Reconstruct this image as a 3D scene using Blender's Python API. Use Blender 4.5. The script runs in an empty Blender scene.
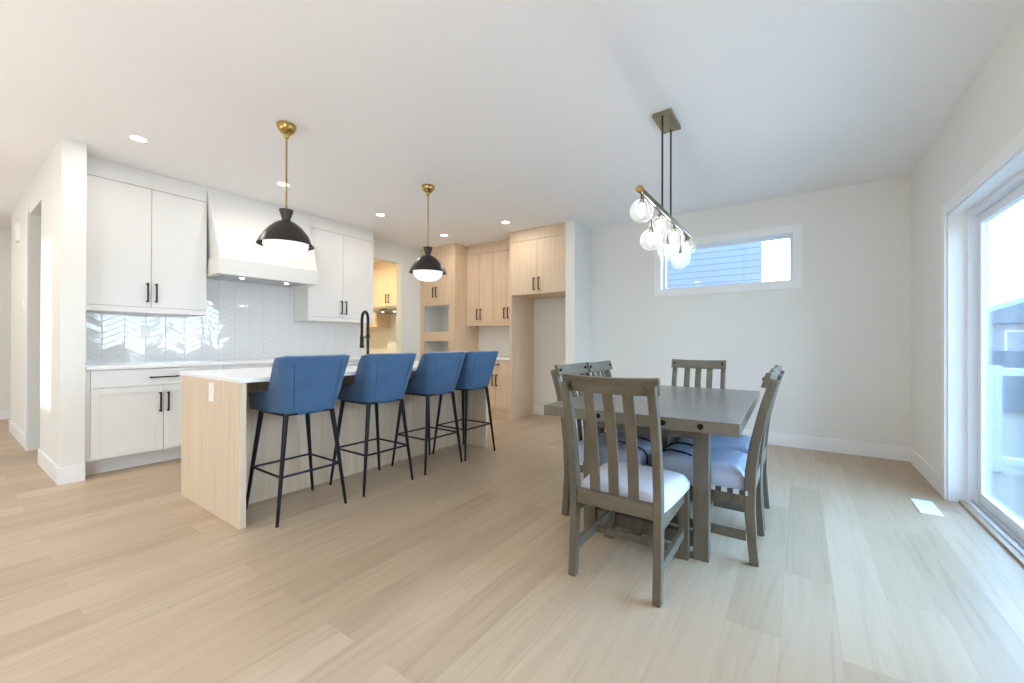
import bpy, bmesh, math, random
from mathutils import Vector, Matrix
random.seed(7)
scn = bpy.context.scene
COL = scn.collection
PI = math.pi

# ------------------------------------------------------------------ materials
def new_mat(name):
    m = bpy.data.materials.new(name); m.use_nodes = True
    nt = m.node_tree
    return m, nt, nt.nodes['Principled BSDF']

def lin(c):
    return tuple(((x / 12.92) if x <= 0.04045 else ((x + 0.055) / 1.055) ** 2.4) for x in c)

def rgb(r, g, b):
    return lin((r / 255, g / 255, b / 255)) + (1.0,)

def plain(name, col, rough=0.5, metal=0.0, noise=0.0, nscale=60, bump=0.0, spec=0.5, sheen=0.0):
    m, nt, p = new_mat(name)
    p.inputs['Base Color'].default_value = col
    p.inputs['Roughness'].default_value = rough
    p.inputs['Metallic'].default_value = metal
    p.inputs['Specular IOR Level'].default_value = spec
    if sheen:
        p.inputs['Sheen Weight'].default_value = sheen
        p.inputs['Sheen Roughness'].default_value = 0.4
    tc = nt.nodes.new('ShaderNodeTexCoord')
    nz = nt.nodes.new('ShaderNodeTexNoise'); nz.inputs['Scale'].default_value = nscale
    nz.inputs['Detail'].default_value = 3
    nt.links.new(tc.outputs['Object'], nz.inputs['Vector'])
    if noise:
        mx = nt.nodes.new('ShaderNodeMixRGB'); mx.blend_type = 'MULTIPLY'; mx.inputs['Fac'].default_value = noise
        mx.inputs['Color1'].default_value = col
        cr = nt.nodes.new('ShaderNodeValToRGB')
        cr.color_ramp.elements[0].position = 0.3; cr.color_ramp.elements[0].color = (0.55, 0.55, 0.55, 1)
        cr.color_ramp.elements[1].position = 0.7; cr.color_ramp.elements[1].color = (1, 1, 1, 1)
        nt.links.new(nz.outputs['Fac'], cr.inputs['Fac'])
        nt.links.new(cr.outputs['Color'], mx.inputs['Color2'])
        nt.links.new(mx.outputs['Color'], p.inputs['Base Color'])
    if bump:
        b = nt.nodes.new('ShaderNodeBump'); b.inputs['Strength'].default_value = bump
        b.inputs['Distance'].default_value = 0.002
        nt.links.new(nz.outputs['Fac'], b.inputs['Height'])
        nt.links.new(b.outputs['Normal'], p.inputs['Normal'])
    return m

def grain(name, c1, c2, scale, rough=0.45, bump=0.05, coord='Object'):
    """streaky wood; scale is a 3-vector, small along the grain"""
    m, nt, p = new_mat(name)
    tc = nt.nodes.new('ShaderNodeTexCoord')
    mp = nt.nodes.new('ShaderNodeMapping'); mp.inputs['Scale'].default_value = scale
    nz = nt.nodes.new('ShaderNodeTexNoise'); nz.inputs['Scale'].default_value = 1.0
    nz.inputs['Detail'].default_value = 6; nz.inputs['Roughness'].default_value = 0.6
    nz.inputs['Distortion'].default_value = 0.3
    cr = nt.nodes.new('ShaderNodeValToRGB')
    cr.color_ramp.elements[0].position = 0.32; cr.color_ramp.elements[0].color = c1
    cr.color_ramp.elements[1].position = 0.68; cr.color_ramp.elements[1].color = c2
    nt.links.new(tc.outputs[coord], mp.inputs['Vector'])
    nt.links.new(mp.outputs['Vector'], nz.inputs['Vector'])
    nt.links.new(nz.outputs['Fac'], cr.inputs['Fac'])
    nt.links.new(cr.outputs['Color'], p.inputs['Base Color'])
    p.inputs['Roughness'].default_value = rough
    b = nt.nodes.new('ShaderNodeBump'); b.inputs['Strength'].default_value = bump
    b.inputs['Distance'].default_value = 0.002
    nt.links.new(nz.outputs['Fac'], b.inputs['Height'])
    nt.links.new(b.outputs['Normal'], p.inputs['Normal'])
    return m

def emit(name, col, strength):
    m, nt, p = new_mat(name)
    p.inputs['Base Color'].default_value = col
    p.inputs['Emission Color'].default_value = col
    p.inputs['Emission Strength'].default_value = strength
    p.inputs['Roughness'].default_value = 0.3
    return m

def thin_glass(name, tint, refl=0.1, edge=True, rough=0.0):
    m = bpy.data.materials.new(name); m.use_nodes = True
    nt = m.node_tree; nt.nodes.clear()
    out = nt.nodes.new('ShaderNodeOutputMaterial')
    tr = nt.nodes.new('ShaderNodeBsdfTransparent'); tr.inputs['Color'].default_value = tint
    gl = nt.nodes.new('ShaderNodeBsdfGlossy'); gl.inputs['Roughness'].default_value = rough
    mx = nt.nodes.new('ShaderNodeMixShader')
    lw = nt.nodes.new('ShaderNodeLayerWeight'); lw.inputs['Blend'].default_value = 0.25 if edge else 0.1
    ml = nt.nodes.new('ShaderNodeMath'); ml.operation = 'MULTIPLY_ADD'
    ml.inputs[1].default_value = 0.75; ml.inputs[2].default_value = refl * 0.4
    nt.links.new(lw.outputs['Fresnel' if not edge else 'Facing'], ml.inputs[0])
    if edge:
        pw = nt.nodes.new('ShaderNodeMath'); pw.operation = 'POWER'; pw.inputs[1].default_value = 2.5
        nt.links.new(lw.outputs['Facing'], pw.inputs[0]); nt.links.new(pw.outputs[0], ml.inputs[0])
    nt.links.new(ml.outputs[0], mx.inputs['Fac'])
    nt.links.new(tr.outputs[0], mx.inputs[1]); nt.links.new(gl.outputs[0], mx.inputs[2])
    nt.links.new(mx.outputs[0], out.inputs['Surface'])
    return m

def haze_glass(name):
    m = thin_glass(name, (0.96, 0.97, 0.97, 1), 0.12)
    nt = m.node_tree; out = nt.nodes['Material Output']; mx = out.inputs['Surface'].links[0].from_node
    tl = nt.nodes.new('ShaderNodeBsdfTranslucent'); tl.inputs['Color'].default_value = (0.95, 0.95, 0.93, 1)
    m2 = nt.nodes.new('ShaderNodeMixShader'); m2.inputs['Fac'].default_value = 0.06
    nt.links.new(mx.outputs[0], m2.inputs[1]); nt.links.new(tl.outputs[0], m2.inputs[2])
    nt.links.new(m2.outputs[0], out.inputs['Surface'])
    return m

def floor_mat():
    m, nt, p = new_mat('oak_plank_floor')
    tc = nt.nodes.new('ShaderNodeTexCoord')
    mp = nt.nodes.new('ShaderNodeMapping'); mp.inputs['Rotation'].default_value = (0, 0, PI / 2)
    mp.inputs['Location'].default_value = (0.37, 0.06, 0)
    br = nt.nodes.new('ShaderNodeTexBrick')
    br.offset = 0.37; br.offset_frequency = 2
    br.inputs['Scale'].default_value = 1.0
    br.inputs['Brick Width'].default_value = 1.5
    br.inputs['Row Height'].default_value = 0.187
    br.inputs['Mortar Size'].default_value = 0.0009
    br.inputs['Mortar Smooth'].default_value = 0.3
    br.inputs['Bias'].default_value = 0.0
    br.inputs['Color1'].default_value = (0, 0, 0, 1)
    br.inputs['Color2'].default_value = (1, 1, 1, 1)
    br.inputs['Mortar'].default_value = (0.4, 0.4, 0.4, 1)
    nt.links.new(tc.outputs['Object'], mp.inputs['Vector'])
    nt.links.new(mp.outputs['Vector'], br.inputs['Vector'])
    cr = nt.nodes.new('ShaderNodeValToRGB')
    e = cr.color_ramp.elements
    e[0].position = 0.0; e[0].color = FLOOR_C[0]
    e[1].position = 1.0; e[1].color = FLOOR_C[2]
    k = e.new(0.5); k.color = FLOOR_C[1]
    nt.links.new(br.outputs['Color'], cr.inputs['Fac'])
    # grain runs along Y, each plank shifted by its own tone so the figure breaks at the joints
    mp2 = nt.nodes.new('ShaderNodeMapping'); mp2.inputs['Scale'].default_value = (15, 0.9, 1)
    nt.links.new(tc.outputs['Object'], mp2.inputs['Vector'])
    ad = nt.nodes.new('ShaderNodeVectorMath'); ad.operation = 'MULTIPLY_ADD'
    nt.links.new(br.outputs['Color'], ad.inputs[0]); ad.inputs[1].default_value = (31, 17, 9)
    nt.links.new(mp2.outputs['Vector'], ad.inputs[2])
    nz = nt.nodes.new('ShaderNodeTexNoise'); nz.inputs['Scale'].default_value = 1.0
    nz.inputs['Detail'].default_value = 5; nz.inputs['Roughness'].default_value = 0.6
    nz.inputs['Distortion'].default_value = 1.6
    nt.links.new(ad.outputs[0], nz.inputs['Vector'])
    g = nt.nodes.new('ShaderNodeValToRGB')
    g.color_ramp.elements[0].position = 0.28; g.color_ramp.elements[0].color = (0.80, 0.76, 0.73, 1)
    g.color_ramp.elements[1].position = 0.55; g.color_ramp.elements[1].color = (1, 1, 1, 1)
    nt.links.new(nz.outputs['Fac'], g.inputs['Fac'])
    mx = nt.nodes.new('ShaderNodeMixRGB'); mx.blend_type = 'MULTIPLY'; mx.inputs['Fac'].default_value = 0.8
    nt.links.new(cr.outputs['Color'], mx.inputs['Color1']); nt.links.new(g.outputs['Color'], mx.inputs['Color2'])
    mo = nt.nodes.new('ShaderNodeMixRGB'); mo.blend_type = 'MULTIPLY'
    mo.inputs['Color2'].default_value = (0.88, 0.85, 0.82, 1)
    nt.links.new(br.outputs['Fac'], mo.inputs['Fac'])
    nt.links.new(mx.outputs['Color'], mo.inputs['Color1'])
    nt.links.new(mo.outputs['Color'], p.inputs['Base Color'])
    p.inputs['Roughness'].default_value = 0.36
    p.inputs['Specular IOR Level'].default_value = 0.6
    b = nt.nodes.new('ShaderNodeBump'); b.inputs['Strength'].default_value = 0.08
    b.inputs['Distance'].default_value = 0.002
    nt.links.new(nz.outputs['Fac'], b.inputs['Height']); nt.links.new(b.outputs['Normal'], p.inputs['Normal'])
    return m

def tile_mat():
    """glossy white chevron tile on the X = const wall"""
    m, nt, p = new_mat('chevron_tile')
    N = nt.nodes; L = nt.links
    def math_(op, a, b=None, c=None):
        n = N.new('ShaderNodeMath'); n.operation = op
        for i, v in enumerate((a, b, c)):
            if v is None: continue
            if isinstance(v, (int, float)): n.inputs[i].default_value = v
            else: L.new(v, n.inputs[i])
        return n.outputs[0]
    tc = N.new('ShaderNodeTexCoord'); sx = N.new('ShaderNodeSeparateXYZ')
    L.new(tc.outputs['Object'], sx.inputs[0])
    W = 0.158; PITCH = 0.056; SLOPE = 0.55
    u = math_('DIVIDE', math_('SUBTRACT', sx.outputs['Y'], 0.937 - 11 * 0.158), W)
    tri = math_('MULTIPLY', math_('PINGPONG', u, 1.0), W * SLOPE)
    v = math_('DIVIDE', math_('ADD', sx.outputs['Z'], tri), PITCH)
    fu = math_('FRACT', u); fv = math_('FRACT', v)
    du = math_('MULTIPLY', math_('MINIMUM', fu, math_('SUBTRACT', 1.0, fu)), W)
    dv = math_('MULTIPLY', math_('MINIMUM', fv, math_('SUBTRACT', 1.0, fv)), PITCH)
    d = math_('MINIMUM', du, dv)
    grout = math_('LESS_THAN', d, 0.0026)
    cmb = N.new('ShaderNodeCombineXYZ')
    L.new(math_('FLOOR', u), cmb.inputs[0]); L.new(math_('FLOOR', v), cmb.inputs[1])
    wn = N.new('ShaderNodeTexWhiteNoise'); wn.noise_dimensions = '2D'
    L.new(cmb.outputs[0], wn.inputs['Vector'])
    mx = N.new('ShaderNodeMixRGB'); L.new(grout, mx.inputs['Fac'])
    mx.inputs['Color1'].default_value = (0.80, 0.80, 0.80, 1)
    mx.inputs['Color2'].default_value = (0.63, 0.64, 0.65, 1)
    L.new(mx.outputs['Color'], p.inputs['Base Color'])
    rg = math_('MULTIPLY_ADD', grout, 0.5, 0.05); L.new(rg, p.inputs['Roughness'])
    p.inputs['Specular IOR Level'].default_value = 0.65
    # each glazed tile sits a hair off flat
    vm = N.new('ShaderNodeVectorMath'); vm.operation = 'SUBTRACT'
    L.new(wn.outputs['Color'], vm.inputs[0]); vm.inputs[1].default_value = (0.5, 0.5, 0.5)
    sc_ = N.new('ShaderNodeVectorMath'); sc_.operation = 'SCALE'; sc_.inputs['Scale'].default_value = 0.03
    L.new(vm.outputs[0], sc_.inputs[0])
    ge = N.new('ShaderNodeNewGeometry')
    a2 = N.new('ShaderNodeVectorMath'); a2.operation = 'ADD'
    L.new(ge.outputs['Normal'], a2.inputs[0]); L.new(sc_.outputs[0], a2.inputs[1])
    nm = N.new('ShaderNodeVectorMath'); nm.operation = 'NORMALIZE'; L.new(a2.outputs[0], nm.inputs[0])
    bp = N.new('ShaderNodeBump'); bp.inputs['Strength'].default_value = 0.5; bp.inputs['Distance'].default_value = 0.002
    edge = math_('MINIMUM', math_('DIVIDE', d, 0.004), 1.0)
    L.new(edge, bp.inputs['Height']); L.new(nm.outputs[0], bp.inputs['Normal'])
    L.new(bp.outputs['Normal'], p.inputs['Normal'])
    return m

def siding_mat():
    m, nt, p = new_mat('pale_lap_siding')
    tc = nt.nodes.new('ShaderNodeTexCoord'); sx = nt.nodes.new('ShaderNodeSeparateXYZ')
    nt.links.new(tc.outputs['Object'], sx.inputs[0])
    a = nt.nodes.new('ShaderNodeMath'); a.operation = 'DIVIDE'; a.inputs[1].default_value = 0.122
    nt.links.new(sx.outputs['Z'], a.inputs[0])
    f = nt.nodes.new('ShaderNodeMath'); f.operation = 'FRACT'; nt.links.new(a.outputs[0], f.inputs[0])
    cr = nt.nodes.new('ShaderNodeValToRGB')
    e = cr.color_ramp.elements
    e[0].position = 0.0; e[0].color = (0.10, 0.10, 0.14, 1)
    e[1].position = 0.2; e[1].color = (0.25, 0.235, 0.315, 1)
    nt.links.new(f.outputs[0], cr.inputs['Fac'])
    nt.links.new(cr.outputs['Color'], p.inputs['Base Color'])
    p.inputs['Roughness'].default_value = 0.6
    return m

FLOOR_C = (rgb(174, 153, 127), rgb(184, 163, 137), rgb(191, 171, 146))
M = {}
M['wall'] = plain('wall_paint', rgb(232, 231, 226), 0.7, bump=0.03, nscale=400)
M['ceiling'] = plain('ceiling_paint', rgb(243, 243, 244), 0.85, bump=0.05, nscale=300)
M['trim'] = plain('white_trim_paint', rgb(240, 240, 240), 0.4)
M['floor'] = floor_mat()
M['tile'] = tile_mat()
M['white_cab'] = plain('white_lacquer', rgb(233, 232, 229), 0.42, noise=0.03, nscale=4)
M['quartz'] = plain('white_quartz', rgb(242, 243, 243), 0.16)
M['oak'] = grain('light_oak_veneer', rgb(214, 187, 156), rgb(225, 201, 172), (34, 34, 1.6), 0.45)
M['oak_island'] = grain('pale_oak_panel', rgb(209, 188, 161), rgb(224, 205, 181), (30, 30, 1.2), 0.45)
M['black'] = plain('matte_black_metal', rgb(32, 32, 34), 0.38, 0.6)
M['bar_black'] = plain('black_powder_coat', rgb(24, 27, 34), 0.3, 0.5)
M['gap'] = plain('dark_gap', rgb(90, 84, 78), 0.8)
M['blue'] = plain('blue_velvet', rgb(62, 98, 136), 0.75, noise=0.4, nscale=8, bump=0.1, sheen=0.3)
M['seam'] = plain('blue_seam', rgb(36, 66, 104), 0.8)
M['grey_wood'] = grain('grey_brown_stained_wood', rgb(86, 79, 66), rgb(108, 101, 87), (22, 22, 3), 0.42)
M['grey_wood_x'] = grain('grey_brown_stained_wood_rail', rgb(88, 81, 68), rgb(110, 103, 89), (3, 22, 22), 0.42)
M['grey_wood_h'] = grain('grey_brown_table_wood', rgb(106, 102, 92), rgb(118, 114, 103), (24, 3, 24), 0.28, bump=0.008)
M['seat_pale'] = plain('pale_upholstery', rgb(203, 206, 215), 0.85, noise=0.1, nscale=30, bump=0.1)
M['seat_sky_tint'] = plain('sky_tinted_upholstery', rgb(176, 188, 210), 0.8, noise=0.25, nscale=9, bump=0.15)  # fabric is light grey; blue skylight tint put into its colour
M['brass'] = plain('brushed_brass', rgb(186, 156, 96), 0.22, 1.0)
M['dark_bronze'] = plain('dark_bronze', rgb(62, 59, 56), 0.34, 0.6)
M['opal'] = emit('opal_glass', (1, 0.97, 0.93, 1), 0.5)
M['lens'] = emit('led_lens', (1, 0.95, 0.88, 1), 9.0)
M['filament'] = emit('warm_bulb', (1, 0.96, 0.90, 1), 45.0)
M['globe_glass'] = haze_glass('seeded_globe_glass')
M['pane'] = thin_glass('window_glass', (0.93, 0.98, 1.0, 1), 0.08, edge=False)
M['steel'] = plain('brushed_steel', rgb(170, 170, 170), 0.3, 0.9)
M['gunmetal'] = plain('polished_gunmetal', rgb(112, 110, 106), 0.22, 1.0)
M['antique'] = plain('antique_brass_plate', rgb(150, 140, 110), 0.32, 0.85)
M['chrome'] = plain('polished_nickel', rgb(200, 198, 190), 0.15, 1.0)
M['plastic'] = plain('white_plastic', rgb(242, 242, 242), 0.35)
M['vinyl'] = plain('white_vinyl', rgb(232, 236, 242), 0.35)
M['threshold'] = plain('threshold_strip', rgb(190, 178, 165), 0.35, 0.3)
M['strap'] = plain('navy_strap', rgb(22, 28, 44), 0.7)
M['bolt'] = plain('black_iron_bolt', rgb(30, 28, 26), 0.45, 0.7)
M['deck'] = grain('composite_deck', rgb(150, 139, 126), rgb(162, 151, 138), (3, 30, 3), 0.6)
M['siding'] = siding_mat()
M['house'] = plain('grey_house_siding', rgb(164, 172, 186), 0.7)
M['roof'] = plain('grey_roof_shingle', rgb(140, 150, 166), 0.8, noise=0.3, nscale=10)
M['ground'] = plain('pale_ground', rgb(146, 138, 128), 0.9, noise=0.2, nscale=1.5)
M['fence'] = grain('weathered_fence', rgb(124, 138, 152), rgb(138, 150, 162), (8, 8, 1), 0.8)
M['nail'] = plain('trim_tape', rgb(40, 44, 52), 0.4)

def checker_mat():
    m, nt, p = new_mat('checkered_seat_trim')
    tc = nt.nodes.new('ShaderNodeTexCoord')
    sx = nt.nodes.new('ShaderNodeSeparateXYZ'); nt.links.new(tc.outputs['Object'], sx.inputs[0])
    s = nt.nodes.new('ShaderNodeMath'); s.operation = 'ADD'
    nt.links.new(sx.outputs['X'], s.inputs[0]); nt.links.new(sx.outputs['Y'], s.inputs[1])
    a = nt.nodes.new('ShaderNodeMath'); a.operation = 'DIVIDE'; a.inputs[1].default_value = 0.055
    nt.links.new(s.outputs[0], a.inputs[0])
    f = nt.nodes.new('ShaderNodeMath'); f.operation = 'FRACT'; nt.links.new(a.outputs[0], f.inputs[0])
    g = nt.nodes.new('ShaderNodeMath'); g.operation = 'GREATER_THAN'; g.inputs[1].default_value = 0.5
    nt.links.new(f.outputs[0], g.inputs[0])
    mx = nt.nodes.new('ShaderNodeMixRGB'); nt.links.new(g.outputs[0], mx.inputs['Fac'])
    mx.inputs['Color1'].default_value = rgb(62, 66, 72); mx.inputs['Color2'].default_value = rgb(205, 207, 210)
    nt.links.new(mx.outputs['Color'], p.inputs['Base Color'])
    p.inputs['Roughness'].default_value = 0.5
    return m
M['checker'] = checker_mat()

# ------------------------------------------------------------------ mesh building
class MB:
    def __init__(self): self.bm = bmesh.new()
    def _merge(self, b):
        me = bpy.data.meshes.new('tmp'); b.to_mesh(me); b.free()
        self.bm.from_mesh(me); bpy.data.meshes.remove(me)
    def box(self, x0, x1, y0, y1, z0, z1, bev=0.0, seg=2):
        b = bmesh.new()
        vs = [b.verts.new((x, y, z)) for x in (min(x0, x1), max(x0, x1)) for y in (min(y0, y1), max(y0, y1)) for z in (min(z0, z1), max(z0, z1))]
        for f in ((0, 1, 3, 2), (4, 6, 7, 5), (0, 4, 5, 1), (2, 3, 7, 6), (0, 2, 6, 4), (1, 5, 7, 3)):
            b.faces.new([vs[i] for i in f])
        if bev:
            bmesh.ops.bevel(b, geom=list(b.edges), offset=bev, segments=seg, profile=0.7, affect='EDGES')
        self._merge(b); return self
    def prism(self, pts, axis, a0, a1, bev=0.0):
        """polygon pts (2-D) extruded along axis from a0 to a1; the 2-D axes are the other two in xyz order"""
        b = bmesh.new()
        def P(p, a):
            if axis == 'x': return (a, p[0], p[1])
            if axis == 'y': return (p[0], a, p[1])
            return (p[0], p[1], a)
        A = [b.verts.new(P(p, a0)) for p in pts]; B = [b.verts.new(P(p, a1)) for p in pts]
        n = len(pts)
        b.faces.new(A); b.faces.new(B[::-1])
        for i in range(n): b.faces.new((A[i], B[i], B[(i + 1) % n], A[(i + 1) % n]))
        bmesh.ops.recalc_face_normals(b, faces=list(b.faces))
        if bev: bmesh.ops.bevel(b, geom=list(b.edges), offset=bev, segments=2, profile=0.7, affect='EDGES')
        self._merge(b); return self
    def lathe(self, prof, cx=0, cy=0, n=40, cap=True):
        b = bmesh.new(); rings = []
        for r, z in prof:
            rings.append([b.verts.new((cx + r * math.cos(2 * PI * k / n), cy + r * math.sin(2 * PI * k / n), z)) for k in range(n)])
        for i in range(len(rings) - 1):
            for k in range(n):
                b.faces.new((rings[i][k], rings[i][(k + 1) % n], rings[i + 1][(k + 1) % n], rings[i + 1][k]))
        if cap:
            b.faces.new(rings[0][::-1]); b.faces.new(rings[-1])
        bmesh.ops.recalc_face_normals(b, faces=list(b.faces))
        self._merge(b); return self
    def tube(self, pts, rad, n=12, rad2=None, cap=True):
        """round tube through pts, radius may taper from rad to rad2 or be a list"""
        b = bmesh.new(); P = [Vector(p) for p in pts]; m = len(P)
        R = rad if isinstance(rad, (list, tuple)) else [rad + ((rad2 if rad2 is not None else rad) - rad) * i / (m - 1) for i in range(m)]
        t0 = (P[1] - P[0]).normalized()
        up = Vector((0, 0, 1)) if abs(t0.z) < 0.9 else Vector((1, 0, 0))
        u = t0.cross(up).normalized(); rings = []
        for i in range(m):
            t = ((P[min(i + 1, m - 1)] - P[max(i - 1, 0)])).normalized()
            u = (u - t * u.dot(t)).normalized(); v = t.cross(u)
            rings.append([b.verts.new(P[i] + R[i] * (math.cos(2 * PI * k / n) * u + math.sin(2 * PI * k / n) * v)) for k in range(n)])
        for i in range(m - 1):
            for k in range(n):
                b.faces.new((rings[i][k], rings[i][(k + 1) % n], rings[i + 1][(k + 1) % n], rings[i + 1][k]))
        if cap: b.faces.new(rings[0][::-1]); b.faces.new(rings[-1])
        bmesh.ops.recalc_face_normals(b, faces=list(b.faces))
        self._merge(b); return self
    def sphere(self, c, r, u=24, v=14, sz=1.0):
        b = bmesh.new(); bmesh.ops.create_uvsphere(b, u_segments=u, v_segments=v, radius=r)
        for q in b.verts: q.co = Vector((q.co.x + c[0], q.co.y + c[1], q.co.z * sz + c[2]))
        self._merge(b); return self
    def sweep_rect(self, path, w, d, wdir=(1, 0, 0)):
        """rectangular bar along path in the plane across wdir: w along wdir, d across"""
        b = bmesh.new(); W = Vector(wdir); P = [Vector(p) for p in path]; m = len(P); rings = []
        D = d if isinstance(d, (list, tuple)) else [d] * m
        for i in range(m):
            t = (P[min(i + 1, m - 1)] - P[max(i - 1, 0)]).normalized(); nrm = t.cross(W).normalized()
            rings.append([b.verts.new(P[i] + sw * W * w / 2 + sn * nrm * D[i] / 2) for sw, sn in ((-1, -1), (1, -1), (1, 1), (-1, 1))])
        for i in range(m - 1):
            for k in range(4): b.faces.new((rings[i][k], rings[i][(k + 1) % 4], rings[i + 1][(k + 1) % 4], rings[i + 1][k]))
        b.faces.new(rings[0][::-1]); b.faces.new(rings[-1])
        bmesh.ops.recalc_face_normals(b, faces=list(b.faces))
        self._merge(b); return self

def build(name, mb, mat, parent=None, org=None, smooth=35, bevel=0.0):
    """link the mesh as one object; verts given in world space are shifted by the parent's place"""
    me = bpy.data.meshes.new(name)
    off = Vector((0, 0, 0))
    if org is not None: off = Vector(org)
    elif parent is not None:
        p = parent
        while p is not None: off += p.location; p = p.parent
    for v in mb.bm.verts: v.co -= off
    bmesh.ops.remove_doubles(mb.bm, verts=list(mb.bm.verts), dist=1e-6)
    bmesh.ops.recalc_face_normals(mb.bm, faces=list(mb.bm.faces))
    mb.bm.to_mesh(me); mb.bm.free()
    me.materials.append(M[mat] if isinstance(mat, str) else mat)
    o = bpy.data.objects.new(name, me); COL.objects.link(o)
    if parent is not None: o.parent = parent
    elif org is not None: o.location = org
    if smooth:
        for p in me.polygons: p.use_smooth = True
        try:
            me.set_sharp_from_angle(angle=math.radians(smooth))
        except Exception: pass
    if bevel:
        b = o.modifiers.new('bevel', 'BEVEL'); b.width = bevel; b.segments = 2; b.limit_method = 'ANGLE'
    return o

def tag(o, label, cat, group=None, kind=None):
    o['label'] = label; o['category'] = cat
    if group: o['group'] = group
    if kind: o['kind'] = kind
    return o

def thing(name, label, cat, loc=(0, 0, 0), rz=0, group=None):
    o = bpy.data.objects.new(name, None); o.empty_display_size = 0.1
    COL.objects.link(o); o.location = loc; o.rotation_euler = (0, 0, rz)
    return tag(o, label, cat, group)

def struct(name, mb, mat, parent=None, smooth=35):
    o = build(name, mb, mat, parent, smooth=smooth)
    if parent is None: o['kind'] = 'structure'
    return o

def copy_tree(o, parent=None):
    c = o.copy(); COL.objects.link(c)
    if parent is not None: c.parent = parent
    for ch in list(o.children): copy_tree(ch, c)
    return c

H = 2.74
XR = 0.873; YB = 5.395; YK = 5.50; XK = -5.39; YA0, YA1 = 0.593, 0.733
XE = -4.746; XFAR = -9.4; YREAR = -4.2

# ------------------------------------------------------------------ the setting
struct('floor', MB().box(XFAR, XR + 0.1, YREAR, 6.0, -0.08, 0.0), 'floor', smooth=0)
struct('ceiling', MB().box(XFAR - 0.1, XR + 0.15, YREAR - 0.1, 6.0, H, H + 0.12), 'ceiling', smooth=0)

# right wall: patio door opening and an unseen window added for daylight behind the camera
DY0, DY1, DZ = 1.75, 4.225, 2.06
wr = MB()
wr.box(XR, XR + 0.18, DY1, 6.0, 0, H).box(XR, XR + 0.18, DY0, DY1, DZ, H)
wr.box(XR, XR + 0.18, 1.2, DY0, 0, H)
wr.box(XR, XR + 0.18, -3.9, -1.45, 0, 0.35).box(XR, XR + 0.18, -3.9, -1.45, 2.45, H)
wr.box(XR, XR + 0.18, -1.45, 1.2, 0, H).box(XR, XR + 0.18, YREAR, -3.9, 0, H)
struct('wall_right', wr, 'wall', smooth=0)
# dining back wall with the high window, and the stub beside the fridge
WX0, WX1, WZ0, WZ1 = -1.455, -0.06, 1.805, 2.33
wb = MB()
wb.box(-2.42, WX0, YB, YB + 0.18, 0, H).box(WX1, XR, YB, YB + 0.18, 0, H)
wb.box(WX0, WX1, YB, YB + 0.18, 0, WZ0).box(WX0, WX1, YB, YB + 0.18, WZ1, H)
struct('wall_back', wb, 'wall', smooth=0)
struct('wall_stub', MB().box(-2.553, -2.415, 4.87, YB + 0.18, 0, H, 0.004), 'wall', smooth=0)
# kitchen back wall, behind the oak units
struct('wall_kitchen_back', MB().box(-8.0, -2.553, YK, YK + 0.12, 0, H), 'wall', smooth=0)
# kitchen side wall with the pantry opening
PO0, PO1, POZ = 3.80, 4.484, 2.432
wk = MB()
wk.box(XK - 0.12, XK, YA1, PO0, 0, H).box(XK - 0.12, XK, PO1, YK, 0, H).box(XK - 0.12, XK, PO0, PO1, POZ, H)
struct('wall_kitchen_side', wk, 'wall', smooth=0)
# hall wall with its cased opening
HO0, HO1, HOZ = -6.50, -5.745, 2.44
wa = MB()
wa.box(HO1, XE, YA0, YA1, 0, H, 0.003).box(-8.13, HO0, YA0, YA1, 0, H).box(HO0, HO1, YA0, YA1, HOZ, H)
struct('wall_hall', wa, 'wall', smooth=0)
struct('wall_hall_return', MB().box(-8.13, -8.0, YA1, YK, 0, H), 'wall', smooth=0)
struct('wall_mudroom', MB().box(-8.0, XK - 0.12, 2.9, 3.0, 0, H), 'wall', smooth=0)
struct('wall_far_left', MB().box(XFAR - 0.1, XFAR, YREAR, 6.0, 0, H), 'wall', smooth=0)
struct('wall_far_hall', MB().box(XFAR, -8.13, 5.6, 5.7, 0, H), 'wall', smooth=0)
# rear wall behind the camera, one window that lets the low sun in
SX0, SX1, SZ0, SZ1 = -6.75, -6.0, 1.0, 2.5
wq = MB()
wq.box(XFAR, SX0, YREAR - 0.15, YREAR, 0, H).box(SX1, XR, YREAR - 0.15, YREAR, 0, H)
wq.box(SX0, SX1, YREAR - 0.15, YREAR, 0, SZ0).box(SX0, SX1, YREAR - 0.15, YREAR, SZ1, H)
struct('wall_rear', wq, 'wall', smooth=0)

def bb(name, x0, x1, y0, y1):
    struct(name, MB().box(x0, x1, y0, y1, 0.0, 0.135, 0.004), 'trim', smooth=0)
bb('baseboard_back', -2.415, XR, YB - 0.014, YB)
bb('baseboard_right', XR - 0.014, XR, DY1 + 0.075, YB - 0.014)
bb('baseboard_right_near', XR - 0.014, XR, YREAR, DY0 - 0.075)
bb('baseboard_stub_side', -2.415, -2.401, 4.856, YB - 0.014)
bb('baseboard_stub_end', -2.553, -2.415, 4.856, 4.87)
bb('baseboard_hall_end', XE, XE + 0.013, YA0 - 0.013, YA1)
bb('baseboard_hall_near', HO1, XE, YA0 - 0.013, YA0)
bb('baseboard_hall_far', -8.13, HO0 - 0.08, YA0 - 0.013, YA0)
bb('baseboard_far_left', XFAR, XFAR + 0.013, YREAR, 5.6)
bb('baseboard_niche', -3.44, -2.553, YK - 0.013, YK)
bb('baseboard_rear', XFAR, XR, YREAR, YREAR + 0.013)
# casing round the hall opening
c = MB()
c.box(HO0 - 0.075, HO0, YA0 - 0.016, YA0, 0, HOZ + 0.075, 0.003)
struct('trim_1', c, 'trim', smooth=0)

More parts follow.
